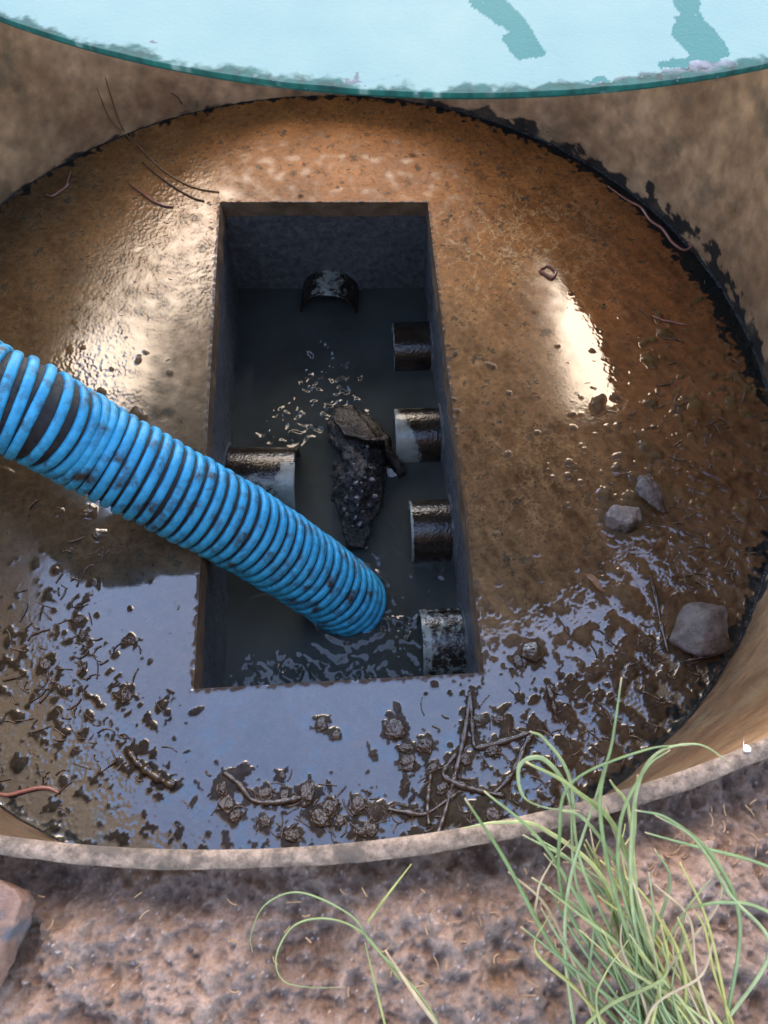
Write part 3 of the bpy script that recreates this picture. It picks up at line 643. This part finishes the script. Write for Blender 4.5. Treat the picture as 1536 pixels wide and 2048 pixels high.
# ---------------------------------------------------------------- pale blue half lid over the far side
def build_lid():
    lx, ly, lr, lz, tk = .072, 1.498, .88, .778, .0075
    chord0 = 1.38; V, A = [], []
    back = lambda x: chord0+.75*float(smooth01(np.array((.60-abs(x+.02))/.08)))  # unseen back edge, its middle tongue shaped to block sun reflections
    nr = 270
    th0 = math.asin((chord0-ly)/lr); aL, aR = -math.acos((-.47-lx)/lr), -math.acos((.50-lx)/lr); angs = np.concatenate([np.linspace(-math.pi-th0, aL, 120)[:-1], -np.arccos((np.linspace(-.47, .50, 760)-lx)/lr), np.linspace(aR, th0, 120)[1:]]); nt_ = len(angs)
    qs = lambda p: Q(p[0], p[1], p[2])
    teal = np.array([.006, .048, .040]); pale = np.array([.128, .200, .180]); grey = np.array([.16, .17, .185]); tdark = np.array([.012, .06, .06])
    worn = [[(940, -20), (1010, -5), (1050, 40), (1090, 100), (1085, 115), (1040, 122), (1015, 90), (1000, 72), (1015, 60), (975, 35), (940, 10)],
            [(1335, -20), (1390, -20), (1405, 40), (1430, 60), (1460, 100), (1440, 125), (1380, 130), (1320, 138), (1315, 120), (1370, 118), (1380, 108), (1345, 75), (1355, 30)]]
    def inside(x, y, poly):
        ins = False
        for (x1, y1), (x2, y2) in zip(poly, poly[1:]+poly[:1]):
            if (y1 > y) != (y2 > y) and x < (x2-x1)*(y-y1)/(y2-y1)+x1: ins = not ins
        return ins
    for k, a in enumerate(angs):
        c_, s_ = math.cos(a), math.sin(a)
        # ray from the edge straight back in +y to the chord keeps the half moon simple
        ex, ey = lx+lr*c_, ly+lr*s_
        for j in range(nr+1):
            f = (j/nr)**2.2
            wob = .0012*mnoise.noise(Vector((ex*30, ey*30, 0)))
            y = ey+(back(ex)-ey)*f+wob*(1-f); x = ex; z = lz
            if j == 0: z -= .004
            if j == 1: z -= .0014
            z += .0006*mnoise.noise(Vector((x*6, y*6, 0)))
            V.append((x, y, z))
            X_, Y_ = Q(x, y, z); nz = mnoise.fractal(Vector((x*30, y*30, 2)), .9, 2.1, 5); n2 = mnoise.fractal(Vector((x*90, y*90, 4)), .9, 2.1, 4)
            d = y-ey
            base = pale*(1+.0*nz)
            xw, yw = X_+9*n2+6*nz, Y_+9*n2
            if any(inside(xw, yw, w_) for w_ in worn): base = np.array([.022, .104, .094])
            if inside(xw, yw, [(1175, 165), (1190, 152), (1215, 155), (1222, 176), (1180, 180)]): base = np.array([.022, .104, .094])
            if inside(xw, yw, [(690, 172), (688, 158), (700, 150), (718, 143), (712, 158), (722, 166), (712, 175)]): base = grey*.55
            if inside(xw, yw, [(300, 86), (305, 80), (316, 82), (312, 88)]): base = grey*.5
            if inside(xw, yw, [(1135, 178), (1230, 158), (1310, 145), (1400, 125), (1470, 122), (1472, 142), (1400, 160), (1300, 170), (1200, 190), (1135, 192)]):
                base = grey*(.55+.6*n2) if (n2+.012*(160-Y_)) > -.05 else np.array([.02, .03, .02])
            tb = float(smooth01(np.array((.012+.012*nz+.006*n2-d)/.010)))
            if base is not grey: base = base*(1-tb)+teal*tb*(1+.6*n2)
            A.append(base)
    n1 = len(V)
    for k, a in enumerate(angs):              # side and underside
        ex, ey = lx+lr*math.cos(a), ly+lr*math.sin(a)
        for (f, dz) in ((0, -.0055), (.0, -tk), (1, -tk)):
            V.append((ex, ey+(back(ex)-ey)*f+(.002 if dz == -tk and f == 0 else 0), lz+dz)); nn = mnoise.fractal(Vector((ex*45, ey*45, dz*200)), .9, 2.1, 4); A.append((teal*.7+pale*max(0, nn-.25)*.9) if dz > -tk else tdark)
    F = []
    w_ = nr+1
    for k in range(nt_-1):
        for j in range(nr): F.append((k*w_+j, (k+1)*w_+j, (k+1)*w_+j+1, k*w_+j+1))
        a, b = n1+3*k, n1+3*(k+1)
        F += [(k*w_, a, b, (k+1)*w_), (a, a+1, b+1, b)]
        F.append((k*w_+nr, (k+1)*w_+nr, b+2, a+2))
    und = [(n1+3*k+1, n1+3*k+2, n1+3*(k+1)+2, n1+3*(k+1)+1) for k in range(nt_-1)]
    lid = empty('tank_lid', (lx, ly, lz)); tag(lid, 'pale blue half round lid with worn teal patches across the far side of tank', 'lid')
    mesh('lid_shell', V, F, M_lid, parent=lid, attrs={'albedo': np.clip(np.array(A), .004, 1)})
    mesh('lid_underside', V, und, M_under, parent=lid)
build_lid()

# ---------------------------------------------------------------- ground
def build_ground():
    s = .00095; x0, x1, y0, y1 = -.40, .40, -.26, .26
    xs, ys = np.arange(x0, x1, s), np.arange(y0, y1, s); X, Y = np.meshgrid(xs, ys); ny, nx = X.shape
    f = lambda lam, **k: fnoise(ny, nx, s, lam, **k)
    b, m_, sm, fi, tiny = f(.11, seed=51), f(.036, seed=52), f(.014, seed=53), f(.006, seed=54, bw=.4), f(.003, seed=55, bw=.3)
    rad = np.hypot(X-RX, Y-RY)-RR_
    fr = fnoise(ny, nx, s, .05, bw=1.6, seed=58); clod = np.clip(m_+.3*sm, -1.2, 1.3); crumb = np.maximum(0, f(.010, seed=59, bw=.6)+.5*fi-1.0)
    Z = .730+.0035*b+.0022*clod+.0030*fr+.0002*sm+.00035*fi+.0002*tiny+.0012*crumb
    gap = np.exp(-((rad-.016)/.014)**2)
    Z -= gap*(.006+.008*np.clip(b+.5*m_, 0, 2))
    Z -= .014*np.exp(-(((X+.19)/.03)**2+((rad-.018)/.012)**2))      # hollow under the rim at the left
    Z += .010*smooth01((X-.08)/.15)*smooth01((rad-.02)/.03)
    Z = np.minimum(Z, np.where(rad < .03, ZR-.010, 9))
    hol = smooth01((-.3-(m_*.5+fr*.8))/1.2)
    al = np.array([.235, .170, .130])*(1+.13*b[..., None]+.10*sm[..., None])
    al = al*(1-.5*hol[..., None])+.5*hol[..., None]*np.array([.125, .066, .036])
    och = smooth01((f(.05, seed=57)-.8)/1)*.6; al = al*(1-och[..., None])+och[..., None]*np.array([.25, .155, .095])
    gs = .8*smooth01((tiny+.3*fi-2.3)/.5); al = al*(1-gs[..., None])+gs[..., None]*np.array([.5, .47, .45])
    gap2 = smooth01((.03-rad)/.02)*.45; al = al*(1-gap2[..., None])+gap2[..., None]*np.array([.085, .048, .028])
    keep = rad[:-1, :-1] > .0005
    F = gridfaces(ny, nx, keep)
    V3 = np.stack([X, Y, Z], -1).reshape(-1, 3); used = np.zeros(len(V3), bool); used[F.ravel()] = True; idx = np.cumsum(used)-1
    o = mesh('muddy_ground', V3[used], idx[F], M_soil, attrs={'albedo': np.clip(al, .02, 1).reshape(-1, 3)[used]}); tag(o, 'wet sandy brown mud heaped against the near rim of the tank', kind='structure')
    # wide terrain around, to the horizon: lower on the far side, heaped to the rim on the near side
    rr = np.concatenate([np.linspace(.010, .5, 24), np.geomspace(.55, 900, 46)])+RT; nt_ = 360
    th = np.arange(nt_)/nt_*2*np.pi; T, RR = np.meshgrid(th, rr); X = CX+RR*np.cos(T); Y = CY+RR*np.sin(T)
    wt = np.array([wall_top(math.degrees(t)) for t in th])
    Z = np.where(wt[None, :] < ZR-.01, np.maximum(wt[None, :]-.05, -.02), .722)+0*RR
    Z = Z*np.exp(-(RR-RT)/2.5)+.02*(1-np.exp(-(RR-RT)/2.5))
    Z = np.where((Y < .35), np.where((X > x0-.01) & (X < x1+.01) & (Y > y0-.01) & (Y < y1+.01), Z-.03, .722), Z)
    Z = Z+.004*np.sin(X*31)*np.cos(Y*27)*np.exp(-(RR-RT))
    o = mesh('terrain', np.stack([X, Y, Z], -1).reshape(-1, 3), gridfaces(len(rr), nt_, wrap=True), M_soil, attrs={'albedo': np.tile([.2, .15, .12], (X.size, 1))}); tag(o, 'bare sandy ground around the tank', kind='structure')
build_ground()

# ---------------------------------------------------------------- grass
def blade_material():
    m, t, b = newmat('grass blade'); L = t.links.new
    at = nd(t, 'ShaderNodeAttribute', attribute_name='albedo'); tc = nd(t, 'ShaderNodeTexCoord')
    n = nd(t, 'ShaderNodeTexNoise', Scale=90, Detail=5); L(tc.outputs['Object'], n.inputs[0]); r = ramp(t, n.outputs[0], [(.3, .75), (.7, 1.25)])
    L(mixc(t, 1., at.outputs[0], r.outputs[0], 'MULTIPLY'), b.inputs['Base Color']); b.inputs['Roughness'].default_value = .45
    return m
M_blade = blade_material()
GREEN, PALE, YEL, TAN = np.array([.080, .128, .038]), np.array([.22, .25, .11]), np.array([.34, .28, .05]), np.array([.30, .21, .12])
def blades_mesh(name, specs):
    """specs: list of (points with (px,py,height), radius, dry)"""
    V, F, A = [], [], []; r = random.Random(8)
    for pts, rad, dry in specs:
        cp = catmull([P(*q) for q in pts], 9); n = len(cp)
        rr = [rad*.74*(1 if i/n < .5 else max(.3, 1-(i/n-.5)*1.3)) for i in range(n)]
        v, f = tube_mesh(cp, rr, 6, flat=.55); o = len(V); V += v; F += [tuple(o+i for i in g) for g in f]
        mixp = r.random()*.8
        for i in range(n):
            s = i/n; c = GREEN*(1-mixp)+PALE*mixp; tip = smooth01(np.array((s-.9)/.1)).item(); c = c*(1-tip)+TAN*tip
            if dry: c = c*(1-dry)+(YEL if dry < .7 else TAN)*dry
            A += [c]*6
    return mesh(name, V, F, M_blade, attrs={'albedo': np.array(A)})
G = .745   # height of the soil where the blades root
tr = [  # main blades traced, root first
 ([(1330, 2060, G), (1240, 1820, .80), (1200, 1620, .85), (1225, 1480, .88), (1243, 1355, .90)], .0017, 0),
 ([(1340, 2070, G), (1270, 1850, .79), (1265, 1640, .84), (1300, 1520, .87), (1390, 1488, .88), (1460, 1525, .86)], .0017, 0),
 ([(1310, 2050, G), (1140, 1830, .79), (1120, 1650, .84), (1150, 1560, .86), (1290, 1500, .88), (1380, 1490, .87)], .0016, 0),
 ([(1290, 2050, G), (1160, 1790, .79), (1140, 1600, .83), (1090, 1520, .85), (1040, 1530, .85), (1045, 1590, .84), (1090, 1615, .83), (1160, 1622, .83)], .0014, 0),
 ([(1250, 2060, G), (1110, 1900, .78), (1010, 1720, .82), (930, 1597, .86)], .0017, 0),
 ([(1300, 2060, G), (1180, 1840, .79), (1080, 1680, .83), (968, 1582, .86)], .0014, 0),
 ([(1300, 2060, G), (1220, 1780, .79), (1090, 1660, .82), (1000, 1645, .83), (925, 1657, .83)], .0014, .25),
 ([(1320, 2050, G), (1250, 1700, .82), (1150, 1580, .86), (1052, 1524, .88)], .0016, .15),
 ([(1320, 2050, G), (1170, 1750, .80), (1140, 1560, .84), (1090, 1480, .86), (1060, 1463, .87)], .0013, 0),
 ([(1350, 2060, G), (1270, 1780, .80), (1270, 1640, .84), (1275, 1550, .86)], .0018, .1),
 ([(1350, 2060, G), (1250, 1800, .80), (1240, 1650, .84), (1290, 1540, .87), (1340, 1500, .88)], .0017, 0),
 ([(1390, 2060, G), (1300, 1900, .78), (1240, 1740, .81), (1170, 1640, .84), (1120, 1620, .84)], .0015, 0),
 ([(1450, 2060, G), (1480, 1850, .78), (1430, 1720, .81), (1340, 1640, .84), (1270, 1620, .85)], .0015, 0),
 ([(1440, 2060, G), (1540, 1900, .78), (1460, 1790, .80), (1390, 1680, .83), (1310, 1630, .84)], .0013, 0),
 ([(1600, 1760, .77), (1500, 1720, .79), (1380, 1690, .81), (1290, 1665, .82)], .0012, 0),
 ([(1600, 1860, .77), (1510, 1812, .79), (1440, 1805, .80), (1380, 1815, .79)], .0013, 0),
 ([(1460, 2060, G), (1440, 1950, .77), (1410, 1830, .79), (1360, 1725, .81)], .0014, .55),
 ([(1470, 2060, G), (1430, 1950, .77), (1410, 1860, .79), (1388, 1820, .80)], .0013, .5),
 ([(1420, 2060, G), (1390, 1940, .77), (1370, 1870, .79), (1355, 1835, .80)], .0014, .5),
 ([(1150, 2060, G), (1130, 1900, .78), (1140, 1760, .81), (1190, 1600, .84), (1210, 1530, .86)], .0015, 0),
 ([(1390, 2060, G), (1260, 1910, .78), (1160, 1830, .80), (1090, 1775, .82)], .0013, .1),
 ([(1250, 2060, G), (1090, 1870, .78), (1075, 1790, .80), (1100, 1730, .81), (1140, 1680, .82)], .0013, .8),
 ([(1330, 2060, G), (1300, 1870, .79), (1220, 1640, .83), (1195, 1580, .84)], .0011, .8),
 ([(1220, 1560, .86), (1230, 1575, .85), (1250, 1600, .84), (1260, 1640, .83), (1280, 1850, .78), (1310, 2060, G)][::-1], .0012, .2),
]
rg = random.Random(21)
for i in range(46):
    bx = rg.gauss(1330, 80); tx = rg.gauss(1210, 120); ty = rg.uniform(1640, 1900); mx = (bx+tx)/2+rg.gauss(0, 35)
    tr.append(([(bx+40, 2075+rg.uniform(0, 60), G), (mx+(bx-mx)*.3, (2060+ty)/2+40, .77), (mx*.5+tx*.5+rg.gauss(0, 15), ty+70, .785), (tx+rg.gauss(0, 18), ty, .79+rg.uniform(0, .015))], rg.uniform(.0009, .0015), rg.choice([0, 0, 0, .2, .5, .85])))
tuft = blades_mesh('grass_tuft', tr); tag(tuft, 'tuft of long thin green grass growing on the mud and drooping over the near rim', 'grass')
a = blades_mesh('grass_strand', [([(905, 2100, .745), (840, 1990, .750), (745, 1890, .757), (700, 1830, .762), (600, 1785, .765), (530, 1810, .760), (502, 1870, .752), (505, 1905, .748)], .0007, .05)])
tag(a, 'long thin green grass strand arching in a wide loop on the mud, outer of two', 'grass strand', 'grass strands on the mud')
a = blades_mesh('grass_strand', [([(800, 1960, .748), (730, 1870, .755), (660, 1838, .758), (590, 1850, .755), (553, 1910, .750), (565, 1960, .749), (620, 1975, .749), (692, 1974, .749)], .0007, .1)])
tag(a, 'curled green grass strand inside the wider loop on the mud', 'grass strand', 'grass strands on the mud')
a = blades_mesh('grass_strand', [([(775, 2070, .745), (748, 1960, .75), (730, 1885, .752)], .0008, .3)])
tag(a, 'short pale grass strand running down from the loops to the bottom edge', 'grass strand', 'grass strands on the mud')
a = blades_mesh('grass_strand', [([(890, 2070, .745), (830, 1990, .752), (770, 1900, .753)], .0014, .8)])
tag(a, 'dry tan grass stalk lying on the mud left of the tuft', 'grass strand', 'grass strands on the mud')
a = blades_mesh('grass_strand', [([(735, 1845, .746), (775, 1790, .752), (823, 1728, .758)], .0009, .4)])
tag(a, 'short straight grass strand on the mud just under the middle of the rim', 'grass strand', 'grass strands on the mud')

# ---------------------------------------------------------------- worms, roots, twigs, clods
def strand(name, label, cat, group, pts, rad, mat, taper=.5, seg=8, bumpy=0):
    cp = catmull([P(*q) if len(q) == 3 else P(q[0], q[1], rad*.8) for q in pts], 10); n = len(cp)
    rr = [rad*(1-taper*abs(2*i/n-1)**3)*(1+bumpy*mnoise.noise(cp[i]*90)) for i in range(n)]
    v, f = tube_mesh(cp, rr, seg); o = mesh(name, v, f, mat); tag(o, label, cat, group); return o
WG = 'worms on the tank floor'
strand('worm', 'long pink worm stretched along the black joint on the right', 'worm', WG, [(1215, 372, .012), (1255, 400, .012), (1282, 415, .012), (1300, 440, .012), (1325, 458, .012), (1345, 485, .012), (1368, 500, .010), (1383, 492, .010), (1376, 487, .010)], .0030, M_worm)
strand('worm', 'small pinkish worm curled in a closed loop right of the pit', 'worm', WG, [(1092, 533), (1080, 540), (1090, 548), (1104, 556), (1112, 545), (1103, 535), (1092, 531)], .0032, M_worm)
strand('worm', 'brown worm lying on the near left floor against the wall', 'worm', WG, [(-12, 1585), (15, 1590), (45, 1583), (75, 1576), (100, 1577), (118, 1586)], .0035, M_worm)
strand('worm', 'pale orange S shaped worm on the upper left floor', 'worm', WG, [(142, 342), (136, 360), (133, 372), (118, 384), (103, 392), (90, 388)], .0028, M_worm)
strand('worm', 'dark red worm lying diagonally on the golden wet silt left of the pit', 'worm', WG, [(257, 366), (280, 383), (305, 401), (328, 411), (346, 413)], .0030, M_worm)
strand('worm', 'faint brown worm in the wet silt below the black joint on the right', 'worm', WG, [(1305, 632), (1325, 640), (1345, 644), (1370, 650)], .0025, M_worm)
def wallpt(x, y):                      # photo pixel on the riser wall
    d = P(x, y, 0)-Vector((0, 0, H)); o2 = Vector((-CX, -CY)); dd = Vector((d.x, d.y)); a = dd.dot(dd); b = o2.dot(dd); c = o2.dot(o2)-(RT-.004)**2
    k = (-b+math.sqrt(b*b-a*c))/a; return Vector((0, 0, H))+d*k
def wstrand(label, pts, rad, mat):
    cp = catmull([wallpt(*q) for q in pts], 10); v, f = tube_mesh(cp, rad, 6); o = mesh('root', v, f, mat); tag(o, label, 'root', 'fine dry roots'); return o
wstrand('thin tan root hanging down the left wall, left of two', [(163, 96), (180, 140), (205, 205), (222, 240), (243, 262)], .0014, M_straw)
wstrand('thin tan root hanging down the left wall, right of two', [(186, 105), (208, 150), (226, 205), (240, 245), (248, 262)], .0016, M_straw)
wstrand('short brown root stuck on the far wall under the lid', [(343, 186), (355, 195), (364, 208)], .0016, M_root)
strand('root', 'long tan root running from the joint toward the far left pit corner, upper of two', 'root', 'fine dry roots', [(250, 268), (275, 290), (320, 335), (365, 365), (400, 378), (438, 384)], .0018, M_straw, .2)
strand('root', 'dark red root running from the joint toward the far left pit corner, lower of two', 'root', 'fine dry roots', [(285, 325), (315, 350), (350, 375), (385, 395), (408, 402)], .0022, M_root, .2)
TG = 'mud coated twigs'
for lb_, pt_, rd_ in TWIGS: strand('twig', lb_, 'twig', TG, [(x, y, rd_*.45) for x, y in pt_], rd_*1.05, M_mud, .45, bumpy=.9)
CG = 'mud clods in the water film'
r = random.Random(5)
base = [rock('mud_clod', None, None, (0, 0, 0), (1, .85, .55), (0, 0, 0), M_mud, 40+i, npts=40, sub=3, disp=.10, flatb=.25) for i in range(4)]
for i, (x, y, s) in enumerate(CLODS):
    o = base[i] if i < 4 else base[i % 4].copy()
    if i >= 4: link(o)
    o.location = P(x, y, .0); s *= 1.2; o.scale = (s, s*r.uniform(.75, 1.1), s*.9); o.rotation_euler = (0, 0, r.random()*6.28)
    where = 'on the film left of the hose and pit' if x < 300 else ('near the rim in the lower left' if x < 500 else ('near the rim in the lower middle' if x < 800 else 'among the muddy twigs at the lower right'))
    tag(o, 'glossy brown mud clod '+where, 'mud clod', CG)
def build_leaf():
    V, F = [], []; c = P(1188, 1168, .006)
    for i in range(9):
        t = i/8; w_ = .011*math.sin(math.pi*min(1, t*.95+.03)); 
        for j in range(5):
            u_ = j/4-.5; V.append((c.x+(t-.5)*.042*.8+u_*w_*.4, c.y-(t-.5)*.03+u_*w_*2*.6, c.z+.008*(2*u_)**2*1.0+.006*math.sin(t*5)))
    n = len(V); V += [(a, b, c_-.0006) for a, b, c_ in V]
    for i in range(8):
        for j in range(4): F.append((i*5+j, i*5+j+1, i*5+j+6, i*5+j+5)); F.append((n+i*5+j+5, n+i*5+j+6, n+i*5+j+1, n+i*5+j))
    m = noise_mat('tan leaf', (.35, .19, .09), (.5, .3, .17), 60, rough=(.3, .5), bump=.2)
    o = mesh('leaf', V, F, m); tag(o, 'small curled orange leaf on the wet silt right of the pit', 'leaf')
build_leaf()
rock('pebble', 'tiny white pebble on the near right rim of the tank', 'pebble', P(1494, 1497, ZR+.004), (.0026, .0026, .0024), (0, 0, 0), noise_mat('white pebble', (.5, .5, .5), (.7, .7, .7), 60), 3, sub=2)
def build_brick():
    q = [(-100, 1755), (-10, 1762), (28, 1778), (42, 1802), (30, 1845), (10, 1890), (-5, 1925), (-35, 1985), (-100, 1990)]
    top = [P(x, y, .756+.0015*math.sin(i*2.1)) for i, (x, y) in enumerate(q)]; n = len(top)
    V = top+[v-Vector((-.0015, .0005, .016)) for v in top]+[sum(top, Vector())/n, sum(top, Vector())/n-Vector((0, 0, .016))]
    F = [(i, (i+1) % n, 2*n) for i in range(n)]+[(i, n+i, n+(i+1) % n, (i+1) % n) for i in range(n)]+[(n+(i+1) % n, n+i, 2*n+1) for i in range(n)]
    bm = bmesh.new(); vs = [bm.verts.new(v) for v in V]
    for f in F: bm.faces.new([vs[i] for i in f])
    bmesh.ops.triangulate(bm, faces=bm.faces[:])
    for _ in range(5): bmesh.ops.subdivide_edges(bm, edges=[e for e in bm.edges if e.calc_length() > .0022], cuts=1); bmesh.ops.triangulate(bm, faces=bm.faces[:])
    bmesh.ops.recalc_face_normals(bm, faces=bm.faces[:]); bm.normal_update()
    for v in bm.verts: v.co += v.normal*mnoise.fractal(v.co*130, .9, 2.1, 5)*.0011
    me = bpy.data.meshes.new('brick_piece'); bm.to_mesh(me); bm.free(); me.materials.append(M_brick)
    for p in me.polygons: p.use_smooth = True
    tag(link(bpy.data.objects.new('brick_piece', me)), 'flat broken reddish brick corner lying in the mud at the left edge', 'brick')
build_brick()

# ---------------------------------------------------------------- uncountable plant scraps in the mud
def build_debris(name, label, N, zone, z, size, mat, seed):
    r = random.Random(seed); V, F = [], []
    k = 0
    while k < N:
        cx, cy, sx, sy = r.choice(zone); x, y = r.gauss(cx, sx), r.gauss(cy, sy); p = P(x, y, z)
        if z == 0:
            if math.hypot(p.x-CX, p.y-CY) > RT-.02 or (xL(p.y)-.01 < p.x < xR(p.y)+.01 and yN(p.x)-.01 < p.y < YF+.01): continue
        elif math.hypot(p.x-RX, p.y-RY) < RR_+.02: continue
        a = r.random()*6.28; L_ = r.uniform(.35, 1)*size; b = r.gauss(0, .5); pts = []
        for i in range(5):
            t = i/4-.5; pts.append(Vector((p.x+math.cos(a+b*t)*t*L_, p.y+math.sin(a+b*t)*t*L_, z+r.uniform(.0008, .0028)*(size/.03))))
        rr = r.uniform(.02, .045)*size+.0002
        v, f = tube_mesh(catmull(pts, 3), rr, 5); o = len(V); V += v; F += [tuple(o+i for i in g) for g in f]; k += 1
    o = mesh(name, V, F, mat); tag(o, label, 'debris', kind='stuff')
M_scrap = noise_mat('muddy plant scrap', (.05, .030, .017), (.13, .08, .045), 60, rough=(.12, .4), bump=.5, bscale=200, ior=1.6)
build_debris('plant_scraps', 'short muddy stems and fibres strewn through the wet mud on the tank floor', 420,
             [(1250, 1380, 130, 70), (1150, 1500, 120, 50), (950, 1600, 110, 40), (1400, 1080, 80, 120), (650, 1630, 120, 30), (150, 1450, 110, 90), (1350, 850, 80, 80), (130, 1250, 70, 100)], 0, .030, M_scrap, 12)
build_debris('fine_scraps', 'fine dark crumbs and hairs scattered over the ochre silt', 300,
             [(700, 290, 250, 60), (250, 500, 130, 120), (1050, 420, 130, 60), (1100, 850, 120, 120), (1350, 600, 80, 120), (80, 450, 70, 80)], 0, .011, M_scrap, 14)
build_debris('soil_scraps', 'dry straw hairs and root bits scattered over the muddy ground', 130, [(500, 1900, 400, 90), (1100, 1800, 300, 120), (1400, 1700, 120, 80)], .738, .008, M_straw, 16)
